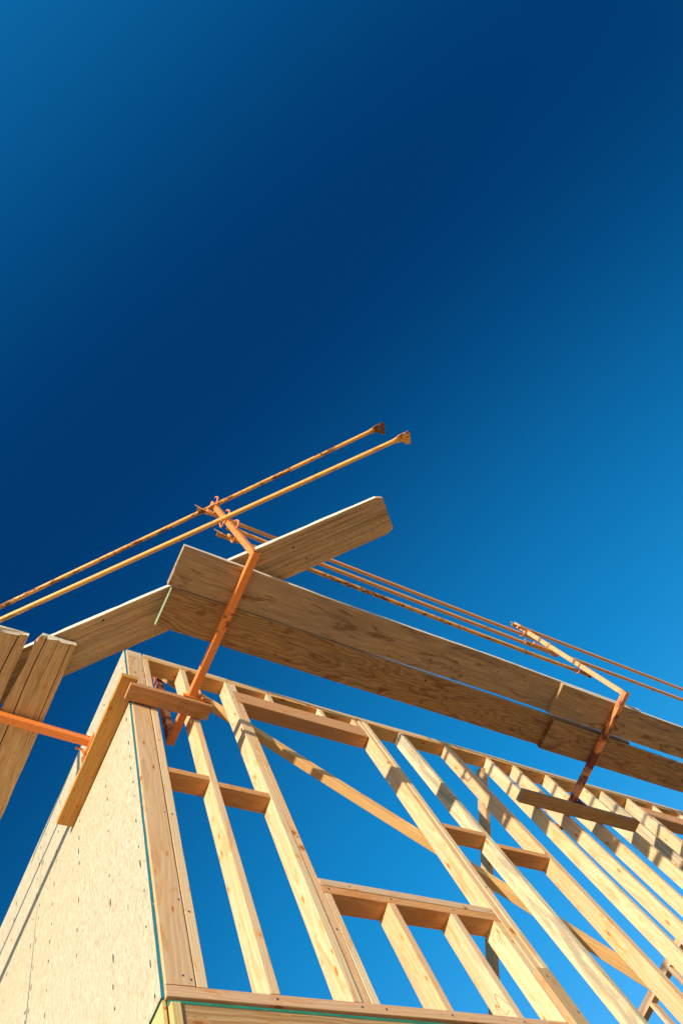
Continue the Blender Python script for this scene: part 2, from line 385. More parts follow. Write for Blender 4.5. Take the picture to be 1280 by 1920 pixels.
# ------------------------------------------------------------------ ground
def ground():
    M, t, b = new_mat('bare_dirt')
    tc = t.nodes.new('ShaderNodeTexCoord').outputs['Object']
    a = noise_n(t, tc, .35, 8, .65); c_ = noise_n(t, tc, 6, 6, .7)
    c = mixc(t, ramp(t, a, .35, .65), (.66, .41, .19), (.80, .51, .25))  # orange tone set to warm the light bounced onto undersides
    c = mixc(t, math_n(t, 'MULTIPLY', ramp(t, c_, .45, .7), .4), c, (.52, .30, .13))
    L(t, c, b.inputs['Base Color']); b.inputs['Roughness'].default_value = .95
    bp = t.nodes.new('ShaderNodeBump'); bp.inputs['Strength'].default_value = .6; bp.inputs['Distance'].default_value = .04
    L(t, c_, bp.inputs['Height']); L(t, bp.outputs[0], b.inputs['Normal'])
    bm = bmesh.new(); n = 110
    def co(i):
        u = i/n*2-1; return math.copysign(abs(u)**3, u)*1500
    def hz(x, y):      # building pad; sunward slope and rising hillside are unseen, shaped to bounce light up
        u = x*.917 + y*.397
        z = -3.42 + .30*max(-45, min(0, u+.6)) + .28*max(0, min(90, u-16))
        return z + .05*noise.noise(Vector((x*.4, y*.4, 0))) + min(3, abs(u)*.02)*noise.noise(Vector((x*.03, y*.03, 3)))
    g = [[bm.verts.new((co(i), co(j), hz(co(i), co(j)))) for j in range(n+1)] for i in range(n+1)]
    for i in range(n):
        for j in range(n): bm.faces.new((g[i][j], g[i+1][j], g[i+1][j+1], g[i][j+1]))
    o = bm_obj('ground', bm, M); o['kind'] = 'structure'
ground()

# ------------------------------------------------------------------ the front stud wall (y 0 .. .093)
B = .093
FW = empty('stud_wall', (3.0, 0, 0), 'open front wall of bare pale studs with window openings and sky showing through', 'wall')
def stud(name, x, z0=.04, z1=2.495, dx=0.0, y0=0.0, w=.038, k=None, **kw):
    return beam(name, FW, x, x+w, y0, y0+B, z0, z1, 'z', color=fir(k), dx=dx, **kw)
beam('bottom_plate', FW, .0, 4.9, 0, B, .0, .04, 'x', color=(.72, .46, .27))
beam('bottom_plate', FW, 4.905, 9.2, 0, B, .0, .04, 'x', color=(.70, .44, .25))
# double top plate: lower and upper piece
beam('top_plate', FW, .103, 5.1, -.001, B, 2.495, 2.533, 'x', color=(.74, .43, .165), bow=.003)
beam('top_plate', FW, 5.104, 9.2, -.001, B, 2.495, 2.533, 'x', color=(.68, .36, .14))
beam('top_plate', FW, .112, 3.2, 0.001, B, 2.534, 2.572, 'x', color=(.74, .55, .34), bow=.003)
beam('top_plate', FW, 3.204, 9.2, 0.001, B, 2.534, 2.572, 'x', color=(.72, .53, .33), bow=.003)
stud('stud', .1015, k=3)
stud('stud', .354, k=5)
stud('king_stud', .673, k=3)
stud('jack_stud', .7125, z1=2.25, y0=.002, k=4)
stud('cripple_stud', .7125, z0=2.391, y0=.002, k=0)
stud('cripple_stud', .7535, z1=.5705, y0=.003, w=.036, k=3)
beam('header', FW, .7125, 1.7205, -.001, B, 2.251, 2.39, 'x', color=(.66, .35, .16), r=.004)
for x in (.985, 1.395, 1.682): stud('cripple_stud', x, z0=2.391, k=3)
beam('sill_plate', FW, .7525, 1.7205, .0, B, .6135, .6525, 'x', color=(.70, .50, .32))
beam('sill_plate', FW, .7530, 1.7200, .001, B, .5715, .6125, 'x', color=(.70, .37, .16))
stud('cripple_stud', 1.075, z1=.5705, k=4)
stud('cripple_stud', 1.421, z1=.5705, k=1)
stud('cripple_stud', 1.6815, z1=.5705, y0=.001, k=3)
stud('king_stud', 1.7215, y0=-.004, k=1, dx=.012)
stud('stud', 1.7635, y0=-.009, k=4, dx=.006)
stud('stud', 2.175, k=3, dx=-.065, mat=M_FIRM)
stud('stud', 2.630, k=1, dx=-.085)
stud('stud', 2.670, k=3, dx=-.085, y0=.012)
stud('stud', 3.035, k=0, dx=-.065)
stud('stud', 3.365, k=4, dx=-.115)
stud('stud', 3.70, k=1, dx=-.085)
stud('stud', 4.13, k=0, dx=-.11)
stud('stud', 4.40, k=5, dx=-.12, mat=M_FIRM)
stud('king_stud', 4.70, k=1, dx=-.08)
stud('jack_stud', 4.74, k=0, z1=2.25, dx=-.08)
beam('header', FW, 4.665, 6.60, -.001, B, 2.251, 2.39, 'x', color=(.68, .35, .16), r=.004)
for x in (4.967, 5.317, 5.67, 6.02, 6.37): stud('cripple_stud', x, z0=2.391, k=3)
beam('sill_plate', FW, 4.785, 6.60, 0, B, .5715, .6105, 'x')
for x in (5.1, 5.5, 5.9, 6.3): stud('cripple_stud', x, z1=.5705)
stud('jack_stud', 6.602, z1=2.25); stud('king_stud', 6.642)
for i in range(6): stud('stud', 7.0+.4*i, k=i)
# blocking between studs
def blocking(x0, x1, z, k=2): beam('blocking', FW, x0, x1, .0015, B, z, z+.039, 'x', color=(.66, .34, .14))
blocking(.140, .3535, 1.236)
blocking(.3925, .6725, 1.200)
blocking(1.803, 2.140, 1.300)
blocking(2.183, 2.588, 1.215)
# let-in diagonal brace behind the studs
board('brace', FW, (.30, .121, 2.665-.035), (3.15, .121, .117-.02), .060, .050, (.66, 0, .75), color=(.80, .50, .21))

def marks_obj(name, parent, M, strokes, mat, w=.0012, h=.0004):
    """flat ink strokes: polylines in the local xy-plane of M"""
    bm = bmesh.new()
    for poly, ww in strokes:
        P = [Vector((p[0], p[1], 0)) for p in poly]
        rows = []
        for i, p in enumerate(P):
            d = (P[min(i+1, len(P)-1)] - P[max(i-1, 0)]).normalized(); s = Vector((-d.y, d.x, 0))*(ww or w)/2
            rows.append((p-s, p+s))
        lo = [[bm.verts.new(q) for q in r_] for r_ in rows]; hi = [[bm.verts.new(q+Vector((0, 0, h))) for q in r_] for r_ in rows]
        for i in range(len(P)-1):
            bm.faces.new((hi[i][0], hi[i+1][0], hi[i+1][1], hi[i][1]))
            bm.faces.new((lo[i][0], lo[i][1], lo[i+1][1], lo[i+1][0]))
            for j in (0, 1): bm.faces.new((lo[i][j], lo[i+1][j], hi[i+1][j], hi[i][j]))
        for i in (0, len(P)-1): bm.faces.new((lo[i][0], lo[i][1], hi[i][1], hi[i][0]))
    return bm_obj(name, bm, mat, parent, M)
def face_M(o, ex, ey):
    ex, ey = Vector(ex), Vector(ey); m = Matrix((ex, ey, ex.cross(ey))).transposed().to_4x4(); m.translation = Vector(o); return m
def smooth(pts, n=8):
    out = []
    for i in range(len(pts)-1):
        p0, p1, p2, p3 = (Vector((*pts[max(0, min(len(pts)-1, j))], 0)) for j in (i-1, i, i+1, i+2))
        for k in range(n):
            t_ = k/n; q = .5*((2*p1)+(-p0+p2)*t_+(2*p0-5*p1+4*p2-p3)*t_*t_+(-p0+3*p1-3*p2+p3)*t_**3); out.append((q.x, q.y))
    out.append(tuple(pts[-1])); return out
def stamp_strokes(rows, cols, cw, ch, seed, keep=.75):
    r_ = random.Random(seed); out = []
    for j in range(rows):
        for i in range(cols):
            if r_.random() > keep: continue
            x, y = i*cw, -j*ch
            for _ in range(2):
                a = (x+r_.uniform(0, cw*.7), y+r_.uniform(0, ch*.7)); b_ = (x+r_.uniform(0, cw*.7), y+r_.uniform(0, ch*.7))
                if (Vector(a)-Vector(b_)).length > cw*.2: out.append(([a, b_], r_.uniform(.0012, .0026)))
    return out
# faint mill stamp on the cripple right of the sill, pencil loops on the middle cripple
def on_left_face(x, y, z, s=1): return face_M((x-.0006, y, z), (0, 0, -1), (0, -1, 0))

def leftface(x, y, z):   # plane facing -x; local x down the stud, local y towards the front
    return face_M((x, y, z), (0, 0, -1), (0, -1, 0)) if False else face_M((x, y, z), (0, -1, 0), (0, 0, 1)) @ Matrix.Identity(4)
mf = Matrix(((0, 0, -1), (-1, 0, 0), (0, 1, 0))).to_4x4()      # columns: local x=-Y, local y=+Z, local z=-X
def leftM(x, y, z):
    q = mf.copy(); q.translation = (x-.0008, y, z); return q
def pl(pts, y0, z0): return [(-(y-y0), z-z0) for y, z in pts]
squig = smooth(pl([(-.003, .092), (.010, .123), (.025, .165), (.031, .174), (.037, .163), (.044, .139), (.046, .128), (.056, .148), (.060, .144), (.060, .13)], .04, .13))
squig2 = smooth(pl([(.056, .148), (.048, .134), (.036, .088), (.026, .086), (.014, .085)], .04, .13))
marks_obj('pencil_mark', FW, leftM(1.4195, .040, .13), [(squig, .0013), (squig2, .0013)], M_PENCIL)
marks_obj('mill_stamp', FW, Matrix(((0, 0, -1, 1.6802), (0, 1, 0, .036), (-1, 0, 0, .55), (0, 0, 0, 1))), stamp_strokes(2, 6, .016, .014, 3, .7), M_PENCIL)
loop = smooth([(-.028, -.02), (-.033, .01), (-.02, .028), (.006, .02), (.02, -.008), (.014, -.032), (-.006, -.042), (-.022, -.03), (-.026, -.012), (-.012, .0), (.004, -.004)])

# ------------------------------------------------------------------ the sheathed left wall (x 0 .. .093, outer face x = 0)
SW = empty('sheathed_wall', (0, 1.5, 0), 'left wall covered in pale strand board sheets with teal painted edges', 'wall')
beam('stud', SW, .0, .0985, .0, .038, .04, 2.495, 'z', color=(.72, .48, .27))
for i in range(12): beam('stud', SW, .002, B, .33+.35*i, .368+.35*i, .04, 2.495, 'z')
beam('bottom_plate', SW, .001, B, .096, 4.6, .0, .04, 'y')
beam('top_plate', SW, .001, .0995, .0, 4.6, 2.4955, 2.5335, 'y', color=(.72, .55, .34))
beam('top_plate', SW, .001, .0985, .002, 4.6, 2.5345, 2.5725, 'y', color=(.76, .60, .38))
TH = .0125
def sheet(y0, y1, z0, z1, bulge=0.0):
    """one strand-board panel: painted edges, rows of dark nail dents"""
    bm = bmesh.new(); r_ = random.Random(int(y0*100)+5)
    nx, nz = max(2, int((y1-y0)/.06)), max(2, int((z1-z0)/.06))
    def edge(v, s): return .0022*noise.noise(Vector((v*25, s, 0)))
    fr, bk = [], []
    for i in range(nx+1):
        a, b_ = [], []
        for j in range(nz+1):
            y = y0+(y1-y0)*i/nx; z = z0+(z1-z0)*j/nz
            if i in (0, nx): y += edge(z, i)
            if j in (0, nz): z += edge(y, j+9)
            a.append(bm.verts.new((-TH-bulge*max(0, 1-z/1.9)*max(0, 1-(y-y0)/.45)+.0006*noise.noise(Vector((y*3, z*3, 1))), y, z))); b_.append(bm.verts.new((-.0005, y, z)))
        fr.append(a); bk.append(b_)
    for i in range(nx):
        for j in range(nz):
            bm.faces.new((fr[i][j], fr[i][j+1], fr[i+1][j+1], fr[i+1][j])); bm.faces.new((bk[i][j], bk[i+1][j], bk[i+1][j+1], bk[i][j+1]))
    def side(P, Q):
        for k in range(len(P)-1):
            f = bm.faces.new((P[k], P[k+1], Q[k+1], Q[k])); f.material_index = 1
    side(fr[0], bk[0]); side(fr[-1], bk[-1]); side([q[0] for q in fr], [q[0] for q in bk]); side([q[-1] for q in fr], [q[-1] for q in bk])
    # nail dents, deeper dark lens shapes
    rows = [y0+.045, y1-.03] + [y for y in (.34, .69, 1.04, 1.39, 1.74, 2.09, 2.44, 2.79, 3.14, 3.49, 3.84, 4.19) if y0+.15 < y < y1-.1]
    for ry in rows:
        z = z0+.04; 
        while z < z1-.03:
            hh = r_.choice((.008, .014, .021, .027))*r_.uniform(.8, 1.1); ww = r_.uniform(.003, .0055); y = ry+r_.uniform(-.009, .009)
            if r_.random() > .12:
                ring = [bm.verts.new((-TH-.0011, y+ww*math.cos(a)*(1+.3*math.sin(3*a+z*50)), z+hh*math.sin(a)*(1+.25*math.cos(2*a+y*90)))) for a in [2*PI*k/8 for k in range(8)]]
                f = bm.faces.new(ring); f.material_index = 2
            z += r_.uniform(.09, .17)
    bmesh.ops.recalc_face_normals(bm, faces=bm.faces)
    return bm_obj('sheathing', bm, [M_OSB, M_TEAL, M_INK], SW)
sheet(.012, 1.2965, .004, 2.578)
sheet(1.2995, 2.583, .004, 2.578, .008)
sheet(2.586, 3.868, .004, 2.578)
sheet(3.871, 4.62, .004, 2.578)
# splinter at the seam
bm = bmesh.new()
for (y, z, dy, dz) in ((1.318, 1.225, .022, .012), (1.312, 1.19, -.01, -.05), (1.322, 1.205, -.018, .03)):
    a = bm.verts.new((-TH-.001, y, z)); b_ = bm.verts.new((-TH-.003, y+dy, z+dz)); c = bm.verts.new((-TH-.0008, y+dy*.3-.004, z+dz*.4+.006)); d = bm.verts.new((-TH-.006, y+dy*.4, z+dz*.5))
    for f in ((a, b_, d), (b_, c, d), (c, a, d), (a, c, b_)): bm.faces.new(f)
bm_obj('splinter', bm, M_INK, SW)

# ------------------------------------------------------------------ floor platform under the walls
FP = empty('floor_platform', (3, 2, -.3), 'floor platform with green painted subfloor edge over brown rim joists, under the walls', 'floor frame')
bm = bmesh.new(); add_box(bm, (4.656, 2.3815, -.0155), (9.3, 4.757, .011), bev=.0015)
bm.faces.ensure_lookup_table()
for f in bm.faces:
    if abs(f.normal.z) < .5: f.material_index = 1
bm_obj('subfloor', bm, [M_OSB, M_GREEN], FP)
beam('rim_joist', FP, .044, 1.38, .003, .041, -.31, -.0215, 'x', mat=M_FIR2, color=(.58, .37, .17))
beam('rim_joist', FP, 1.383, 9.3, .004, .042, -.31, -.0215, 'x', mat=M_FIR2, color=(.60, .34, .16))
beam('rim_joist', FP, .004, .042, .050, 4.7, -.31, -.0215, 'y', mat=M_FIR2, color=(.62, .40, .18))
beam('corner_post', FP, .010, .042, -.001, .046, -.31, -.0215, 'z', color=(.72, .52, .22))
for i in range(22): beam('floor_joist', FP, .40+.405*i, .438+.405*i, .044, 4.7, -.31, -.022, 'y')
beam('edge_strip', FP, -.009, .002, .016, 4.7, -.33, -.002, 'y', color=(.74, .54, .24))
# lower storey, seen only from other standpoints
LW = empty('lower_wall', (3, .05, -3.4), 'ground floor stud wall carrying the platform', 'wall')
beam('top_plate', LW, 0, 9.3, 0, B, -.35, -.312, 'x'); beam('bottom_plate', LW, 0, 9.3, 0, B, -3.38, -3.34, 'x')
for i in range(23): beam('stud', LW, .02+.405*i, .058+.405*i, 0, B, -3.34, -.35, 'z')
bm = bmesh.new(); add_box(bm, (-.0072, 2.35, -1.86), (.012, 4.66, 3.0)); bm_obj('sheathing', bm, M_OSB, LW)

# ------------------------------------------------------------------ interior wall far right
IW = empty('interior_wall', (6.2, 2, 0), 'stud wall inside the building seen low at the right edge through the studs', 'wall')
beam('top_plate', IW, 6.13, 6.225, .10, 4.6, 2.425, 2.463, 'y', color=(.74, .48, .28))
beam('top_plate', IW, 6.128, 6.223, .10, 4.6, 2.464, 2.502, 'y', color=(.74, .47, .27))
for y in (.3, .75, 1.13, 1.5, 1.905, 2.3, 2.7, 3.1, 3.5, 3.9, 4.3): beam('stud', IW, 6.131, 6.224, y, y+.038, 0, 2.425, 'z')
TB = empty('wall_brace', (2.95, 1.3, 0), 'long slanting brace board behind the studs, propping the open wall from inside', 'brace')
board('board', TB, (2.97, .10, 2.49), (3.02, 2.75, -.01), .089, .038, (0, .7, .7), color=(.60, .42, .24))

# ------------------------------------------------------------------ scab board on the face of the wall
SB = empty('scab_board', (1.70, -.02, -.3), 'short brown board end nailed on the face of the studs at bottom right', 'board')
beam('board', SB, 1.672, 1.752, -.0405, -.0095, -.25, .262, 'z', color=(.56, .38, .20))

# ------------------------------------------------------------------ wooden blocks nailed at the brackets
def block(name, x0, x1, y0, y1, z0, z1, ax, label, color, mat=None):
    M, Ln = None, None
    o = beam(name, None, x0, x1, y0, y1, z0, z1, ax, color=color, mat=mat)
    return props(o, label, 'wood block', 'wood blocks nailed to the walls under the scaffold brackets')
b1 = block('wood_block', -.052, .427, -.101, -.010, 1.828, 1.866, 'x', 'reddish block with a pencilled loop underneath, at the corner below the bright orange bracket', (.56, .30, .135))
b2 = block('wood_block', 2.80, 4.00, -.104, -.010, 1.830, 1.868, 'x', 'long brown block in front of the studs below the rusty bracket', (.54, .36, .19), M_FIR2)
b3 = block('wood_block', -.106, -.0145, -.12, .79, 1.8675, 1.9055, 'y', 'golden brown block slanting across the strand board wall under the left bracket', (.58, .32, .10))
lw = 1.9*0
und = face_M((.275, -.055, 1.8273), (1, 0, 0), (0, -1, 0))
marks_obj('pencil_mark', b1, und, [([(a, b_) for a, b_ in loop], .0017)], M_PENCIL)
marks_obj('mill_stamp', b1, face_M((.330, -.040, 1.8273), (1, 0, 0), (0, -1, 0)), stamp_strokes(3, 5, .013, .012, 8, .8) + [([(-.012, -.028), (-.006, .004)], .004)], M_PENCIL)
marks_obj('mill_stamp', SW, face_M((.049, -.0006, 1.305), (1, 0, 0), (0, 0, 1)), stamp_strokes(3, 2, .010, .022, 12, .9), M_INK)
def nail(parent, p, n=(0, -1, 0), r=.004):
    bm = bmesh.new(); bmesh.ops.create_cone(bm, cap_ends=True, segments=10, radius1=r, radius2=r*.9, depth=.002)
    M = Vector(n).to_track_quat('Z', 'Y').to_matrix().to_4x4(); M.translation = Vector(p)
    bm_obj('nail', bm, M_STEEL, parent, M)
for p in ((.06, -.0014, .075), (.085, -.0014, .062), (.02, -.0014, 2.47), (.05, -.0014, 2.46)): nail(SW, p)
for x in (.375, .7, .80, 1.09, 1.44, 1.70, 2.19): nail(FW, (x, -.0012, .021))
for x in (.15, .375, .69, 1.0, 1.41, 1.74, 2.1): nail(FW, (x, -.0022, 2.514))
for x, z in ((.78, .595), (1.1, .596), (1.45, .593), (1.70, .63), (.9, .632)): nail(FW, (x, -.0006, z))

for x, z in ((.76, 2.31), (.80, 2.33), (1.66, 2.30), (1.62, 2.34), (.69, 2.28), (1.74, 2.33)): nail(FW, (x, -.0022, z))
for z in (.35, .9, 1.5, 2.1): nail(FW, (.735, .0008, z+.02)); nail(FW, (.118, -.001, z))
for z in (.3, .8, 1.3, 1.8, 2.2): nail(FW, (1.785, -.0102, z)); nail(SW, (.085, -.0012, z+.1))
for x, z in ((1.70, .22), (1.73, .05), (1.69, -.1)): nail(SB, (x, -.0418, z))

# ------------------------------------------------------------------ scaffold planks
GP = 'scaffold planks laid on the brackets'
def edge_strip_mat(o, idx_mats, test):
    for mt in idx_mats: o.data.materials.append(mt)
    for p in o.data.polygons:
        k = test(p)
        if k: p.material_index = k
def plank(p0, p1, w, side, label, mat, color, t=.039, edge=None, **k):
    M, Ln = frame(p0, p1, side)
    me = lumber_mesh('plank', Ln, w, t, **k)
    o = link('scaffold_plank', me, mat, None, M, color)
    return props(o, label, 'plank', GP)
def holes(o, spots, zloc, r=.006):
    o.data.materials.append(M_DARK); mi = len(o.data.materials)-1
    bm = bmesh.new(); bm.from_mesh(o.data)
    for x, y, rr in spots:
        ring = [bm.verts.new((x+rr*(1.3+.2*math.sin(3*a))*math.cos(a), y+rr*math.sin(a)*(1+.2*math.cos(2*a)), zloc)) for a in [2*PI*k/10 for k in range(10)]]
        f = bm.faces.new(ring); f.material_index = mi
    bm.to_mesh(o.data); bm.free()
# right scaffold, near pair: rest on bracket one (z 1.911) and lie over the far pair at bracket two
pz = lambda x: 1.911 + .0405*(x+.07)/3.4
t2 = .0195
P_out = plank((-.075, -.776, pz(-.07)+t2), (3.64, -.780, pz(3.64)+t2), .236, (0, 1, 0), 'grey brown outer plank of the near pair, orange arm crossing under its square end', M_PLYF, (.53, .385, .25), r=.003, chip=.0015, endwear=.004, bow=.003, seg=60, cracks=((.035, .002, .004, -3, -1.4), (-.04, .002, .004, -1.75, -1.2), (.01, .002, .004, -.2, .5)))
P_in = plank((-.045, -.538, pz(-.04)+t2), (3.675, -.520, pz(3.67)+t2), .232, (0, 1, 0), 'swirly grained plank on the wall side of the near pair with pale green painted end', M_PLY, (.47, .295, .145), r=.003, chip=.0015, endwear=.003, bow=.003, seg=60, cracks=((-.05, .003, .006, -1.8, -1.62), (.03, .0025, .005, -1.8, -1.5)))
F_out = plank((2.775, -.776, 1.911+t2), (7.4, -.776, 1.915+t2), .236, (0, 1, 0), 'far outer plank running out of frame at right past the rusty bracket', M_PLYF, (.55, .385, .23), r=.003, chip=.0015, endwear=.003, seg=60)
F_in = plank((2.84, -.512, 1.911+t2), (7.4, -.496, 1.915+t2), .225, (0, 1, 0), 'far inner plank with wavy grain running out of frame at right', M_PLY, (.50, .31, .155), r=.003, chip=.0015, endwear=.002, seg=60)
def paint_ends(o, mat, s=-1):
    o.data.materials.append(mat)
    for p in o.data.polygons:
        if len(p.vertices) > 6 and p.normal.x*s > .5: p.material_index = 1
paint_ends(P_in, M_PALEG); paint_ends(F_in, M_RUST)
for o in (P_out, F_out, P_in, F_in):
    o.data.materials.append(M_PALE_EDGE)
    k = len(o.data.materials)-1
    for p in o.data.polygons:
        if p.normal.y < -.6: p.material_index = k  # outer edge facing the sun painted pale, sunlight put into the colour
def hole_set(o, n, seed, w):
    r_ = random.Random(seed); Ln = o.dimensions.x
    holes(o, [(r_.uniform(-Ln/2+.1, Ln/2-.1), r_.uniform(-w/2+.03, w/2-.03), r_.uniform(.003, .0065)) for _ in range(n)], (-.0195-.0008) if (o.matrix_basis.to_3x3() @ Vector((0, 0, 1))).z > 0 else .0203)
# left scaffold pair, on the bracket that rises outwards
sl = math.radians(4.5)
lz = lambda x: 1.992 + .045*(-x)
L1 = plank((-.4865, -.155, lz(-.4865)+t2), (-.468, 3.9, lz(-.468)+t2+.005), .235, (-1, 0, .045), 'splintered weathered plank with long cracks, right one of the left pair', M_OLD, (.66, .44, .24), r=.004, chip=.006, endwear=.024, seg=70,
           cracks=((.042, .007, .020, -3, -.75), (-.020, .0035, .010, -3, -1.5), (-.088, .005, .014, -3, -1.25), (.07, .003, .008, -1.5, -.6)), tear=(.042, .5))
L2 = plank((-.731, -.132, lz(-.73)+t2), (-.728, 3.9, lz(-.73)+t2+.005), .236, (-1, 0, .045), 'weathered plank cut by the left picture edge, left one of the left pair', M_OLD, (.64, .43, .24), r=.006, chip=.006, endwear=.020, seg=70,
           cracks=((-.062, .008, .018, -3, -.9), (.03, .005, .012, -3, -1.3)))
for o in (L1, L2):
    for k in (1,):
        o.data.materials.append(M_PALE_EDGE)
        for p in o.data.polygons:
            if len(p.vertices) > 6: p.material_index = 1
# diagonal plank bridging the corner, on top of both pairs
pa = Vector((-.401, -.073, 2.062)); pb = Vector((.968, -1.488, 1.945))
dd = (pb-pa).normalized(); pa2 = pa - dd*.42; 
DP = plank(pa2+Vector((0, 0, t2)), pb+dd*.012+Vector((0, 0, t2)), .246, (.72, .69, 0), 'grey plank with clipped corners lying diagonally across the corner on top of the others', M_DIAG, (.66, .475, .29), r=.003, chip=.002, endwear=.002, bow=.002, seg=40, dog=(.15, .042),
           cracks=((.02, .002, .003, -1, .4), (-.07, .002, .003, -.6, .9)))
DP.data.materials.append(M_PALE_EDGE)
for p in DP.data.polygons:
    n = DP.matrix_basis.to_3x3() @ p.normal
    if n.x < -.4 and abs(n.z) < .6: p.material_index = 1  # sunward edge given a brighter colour to stand for direct sun
bpy.context.view_layer.update()
hole_set(P_out, 16, 3, .236); hole_set(P_in, 18, 4, .232); hole_set(F_in, 8, 5, .22); hole_set(DP, 4, 6, .24)

# ------------------------------------------------------------------ scaffold brackets
GB = 'orange scaffold brackets hooked through the walls'
def hook(parent, o, out, mat, s=1.0):
    """J-shaped rod: from o outwards along 'out', then up and slightly back"""
    out = Vector(out); o = Vector(o); up = Vector((0, 0, 1))
    pts = [o - out*.005]
    R = .026*s
    pts.append(o + out*.012)
    for k in range(7):
        a = -PI/2 + PI*k/6*.62
        pts.append(o + out*(.014+R*math.cos(a)*1.0) + up*(R + R*math.sin(a)))
    pts.append(pts[-1] + up*.022*s - out*.004); pts.append(pts[-1] + up*.018*s - out*.012)
    return link('rail_hook', tube_mesh(pts, .0062, 8), mat, parent)
def bracket(x, label, mat, pmat, outer=True, name='scaffold_bracket'):
    """built in its own frame: wall face at y=0, arm to -y; local origin on the wall under the arm"""
    R = empty(name, (x, 0, 1.868), label, 'scaffold bracket', GB)
    g = R.location
    def w(a, b_, c): return (g[0]+a, b_, c)
    z0, h = 1.8685, .042
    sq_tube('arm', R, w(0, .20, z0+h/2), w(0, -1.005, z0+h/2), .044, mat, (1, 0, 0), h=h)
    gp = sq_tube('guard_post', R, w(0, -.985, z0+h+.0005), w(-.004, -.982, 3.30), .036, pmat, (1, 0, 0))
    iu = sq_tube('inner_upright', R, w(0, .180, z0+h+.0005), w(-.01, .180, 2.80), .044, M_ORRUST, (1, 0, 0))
    bm = bmesh.new(); add_box(bm, (g[0]-.028, .155, 2.66), (.006, .05, .10), bev=.001); add_box(bm, (g[0]-.055, .150, 2.672), (.048, .005, .085), bev=.001)
    bm_obj('stop_plate', bm, mat, iu)
    # base plate in front of the block with a pin through it
    bm = bmesh.new(); add_box(bm, (g[0]+.030, -.1075, 1.874), (.165, .006, .030), bev=.001); add_box(bm, (g[0]+.030, -.085, 1.890-.0195), (.150, .045, .004), bev=.001)
    bp_ = bm_obj('base_plate', bm, mat, R)
    pin = link('lock_pin', tube_mesh([w(.058, -.118, 1.852), w(.056, -.118, 1.90), w(.050, -.122, 1.945)], .0075, 8), mat, bp_)
    for zr in (2.40, 2.80, 3.17):
        if outer: hook(gp, w(-.014, -1.003, zr-(.09 if zr == 2.80 else 0)), (0, -1, 0), mat, 1.4)
        else:
            bm = bmesh.new(); add_box(bm, (g[0]-.0025, -.984, zr-.02), (.042, .042, .016), bev=.001); bm_obj('rail_hook', bm, mat, gp)
        hook(gp, w(-.012, -.965, zr-.045), (0, 1, 0), mat, 1.15)
    return R
R1 = bracket(.303, 'bright orange bracket nearest the corner, its post holding the crossing yellow pipes', M_ORANGE, M_ORANGE)
R2 = bracket(3.325, 'rusty dark red and orange bracket further along the stud wall at right', M_ORRUST, M_SALMON, False)
# left bracket, its arm rises outwards along -x
R3 = empty('scaffold_bracket', (0, .325, 1.908), 'orange bracket under the cracked planks on the strand board wall at left', 'scaffold bracket', GB)
def wl(a, b_, c): return (a, b_, c)
def ay(x): return 1.934 + .09*(-x)
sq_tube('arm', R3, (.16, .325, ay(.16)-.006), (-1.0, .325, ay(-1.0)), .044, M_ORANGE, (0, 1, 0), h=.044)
bm = bmesh.new()
v = [bm.verts.new(q) for q in ((-.0160, .336, ay(0)+.055), (-.016, .336, ay(0)), (-.50, .336, ay(-.5)+.018), (-.016, .346, ay(0)+.055), (-.016, .346, ay(0)), (-.50, .346, ay(-.5)+.018))]
for f in ((0, 1, 2), (5, 4, 3), (0, 3, 4, 1), (1, 4, 5, 2), (2, 5, 3, 0)): bm.faces.new([v[i] for i in f])
bm_obj('gusset', bm, M_ORANGE, R3)
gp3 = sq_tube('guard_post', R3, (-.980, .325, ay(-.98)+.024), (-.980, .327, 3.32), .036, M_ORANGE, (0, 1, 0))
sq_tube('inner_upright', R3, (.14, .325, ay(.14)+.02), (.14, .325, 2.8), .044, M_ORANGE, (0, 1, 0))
bm = bmesh.new(); add_box(bm, (-.1085, .345, 1.913), (.006, .17, .036), bev=.001); bp3 = bm_obj('base_plate', bm, M_ORANGE, R3)
link('lock_pin', tube_mesh([(-.115, .372, 1.892), (-.130, .372, 1.925), (-.165, .374, 1.935)], .0075, 8), M_ORANGE, bp3)
for zr in (2.40, 2.80, 3.17): hook(gp3, (-1.001, .33, zr), (-1, 0, 0), M_ORANGE, 1.25); hook(gp3, (-.961, .33, zr-.02), (1, 0, 0), M_ORANGE)

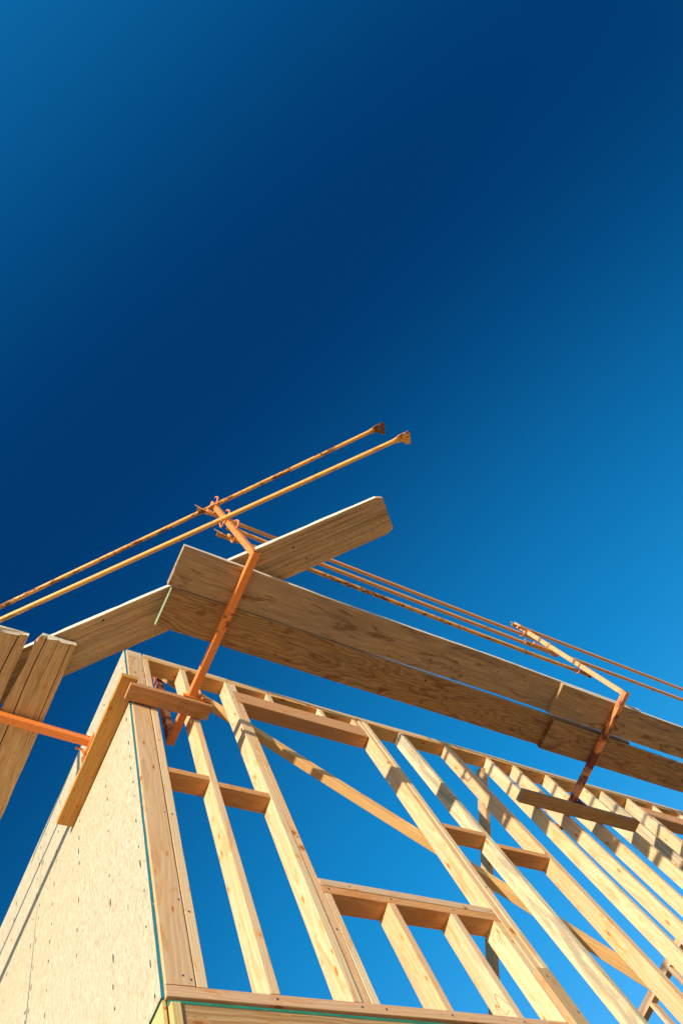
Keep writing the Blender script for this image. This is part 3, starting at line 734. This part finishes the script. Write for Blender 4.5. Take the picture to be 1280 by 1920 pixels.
# ------------------------------------------------------------------ guard rail pipes
GR = 'guard rail pipes hooked on the bracket posts'
def pipe(p0, p1, r, mat, label, sag=0.0, flat0=True, flat1=True, plate_rot=0.0):
    p0, p1 = Vector(p0), Vector(p1); d = (p1-p0).normalized(); Ln = (p1-p0).length
    root = empty('guard_rail_pipe', (p0+p1)/2, label, 'guard rail', GR)
    ex = d; ez = Vector((0, 0, 1)); ey = ez.cross(ex).normalized(); ez = ex.cross(ey)
    M = Matrix((ex, ey, ez)).transposed().to_4x4(); M.translation = (p0+p1)/2
    n = 24; pts = []; fl = []
    for i in range(n+1):
        u = i/n; pts.append(Vector((-Ln/2+Ln*u, 0, -sag*4*u*(1-u)))); fl.append((1, 1))
    if flat1: pts[-1:] = [pts[-1]-Vector((.05, 0, 0)), pts[-1]-Vector((.02, 0, 0)), pts[-1]]; fl[-1:] = [(1.05, .95), (1.35, .5), (1.5, .25)]
    if flat0: pts[:1] = [pts[0], pts[0]+Vector((.02, 0, 0)), pts[0]+Vector((.05, 0, 0))]; fl[:1] = [(1.5, .25), (1.35, .5), (1.05, .95)]
    tb = link('tube', tube_mesh(pts, r, 14, flat=fl), mat, root, M)
    for s, on in ((-1, flat0), (1, flat1)):
        if not on: continue
        bm = bmesh.new(); r2_ = random.Random(int(Ln*1000)+s)
        # notched angle plate turned across the tube end
        prof = [(-.030, .016), (.010, .024), (.040, .028), (.044, .010), (.054, .008), (.058, .030), (.080, .034), (.088, .012), (.082, -.020), (.070, -.062), (.040, -.058), (.022, -.030), (-.010, -.018)]
        if plate_rot == 0: prof = [(-.01, .012), (.04, .018), (.06, .016), (.075, .024), (.095, .020), (.098, .002), (.075, -.004), (.05, -.018), (.02, -.018), (-.01, -.012)]
        lo = [bm.verts.new((s*(Ln/2+a-.006), -.004+r2_.uniform(-.001, .001)-a*.12, b_)) for a, b_ in prof]
        hi = [bm.verts.new((v_.co.x, v_.co.y+.0045, v_.co.z)) for v_ in lo]
        bm.faces.new(lo); bm.faces.new(hi[::-1])
        for k in range(len(lo)): bm.faces.new((lo[k], lo[(k+1) % len(lo)], hi[(k+1) % len(lo)], hi[k]))
        add_box(bm, (s*(Ln/2+.03), .010, .020), (.060, .026, .0045))
        bm_obj('end_plate', bm, M_RUST if s > 0 and plate_rot and mat is M_PIPER else (M_PIPER if mat is M_PIPE else mat), root, M @ Matrix.Rotation(plate_rot, 4, 'X'))
    return root
def ext(a, b_, t_): a, b_ = Vector(a), Vector(b_); return a+(b_-a)*t_
D1a, D1b = Vector((-.776, .193, 3.17)), Vector((1.175, -1.999, 3.15))
D2a = CAM + (Vector((-.755, .138, 2.80))-CAM)*.976; D2b = CAM + (Vector((1.235, -1.992, 2.80))-CAM)*.976
pipe(ext(D1a, D1b, -.35), D1b, .0155, M_PIPER, 'rust speckled yellow pipe, upper of the two long diagonal pipes against the sky', plate_rot=PI/2)
pipe(ext(D2a, D2b, -.35), D2b, .0165, M_PIPE, 'clean yellow pipe, lower of the two long diagonal pipes against the sky', plate_rot=PI/2)
pipe((.235, -.935, 3.13), (3.62, -.935, 3.20), .0150, M_PIPEO, 'topmost orange tan pipe of the three parallel ones between the two brackets', sag=.02, plate_rot=0)
pipe((.40, -.935, 2.80), (3.40, -.935, 2.775), .0150, M_PIPEO, 'middle faded pipe of the three parallel ones between the two brackets', sag=.03, plate_rot=0)
pipe((.26, -.935, 2.43), (3.47, -.935, 2.41), .0150, M_PIPER, 'dark rusty pipe, lowest of the three parallel ones between the two brackets', sag=.06, plate_rot=0)
pipe((3.20, -1.00, 3.10), (7.2, -1.00, 3.36), .0150, M_PIPEO, 'upper pipe leaving the frame right of the rusty bracket', plate_rot=0)
pipe((3.10, -.955, 2.73), (7.2, -.955, 3.0), .0150, M_PIPEO, 'lower pipe leaving the frame right of the rusty bracket', plate_rot=0)
pipe((-.935, .05, 2.375), (-.935, 3.9, 2.345), .0150, M_PIPER, 'rail pipe beside the left planks, running back along the strand board wall', plate_rot=0)
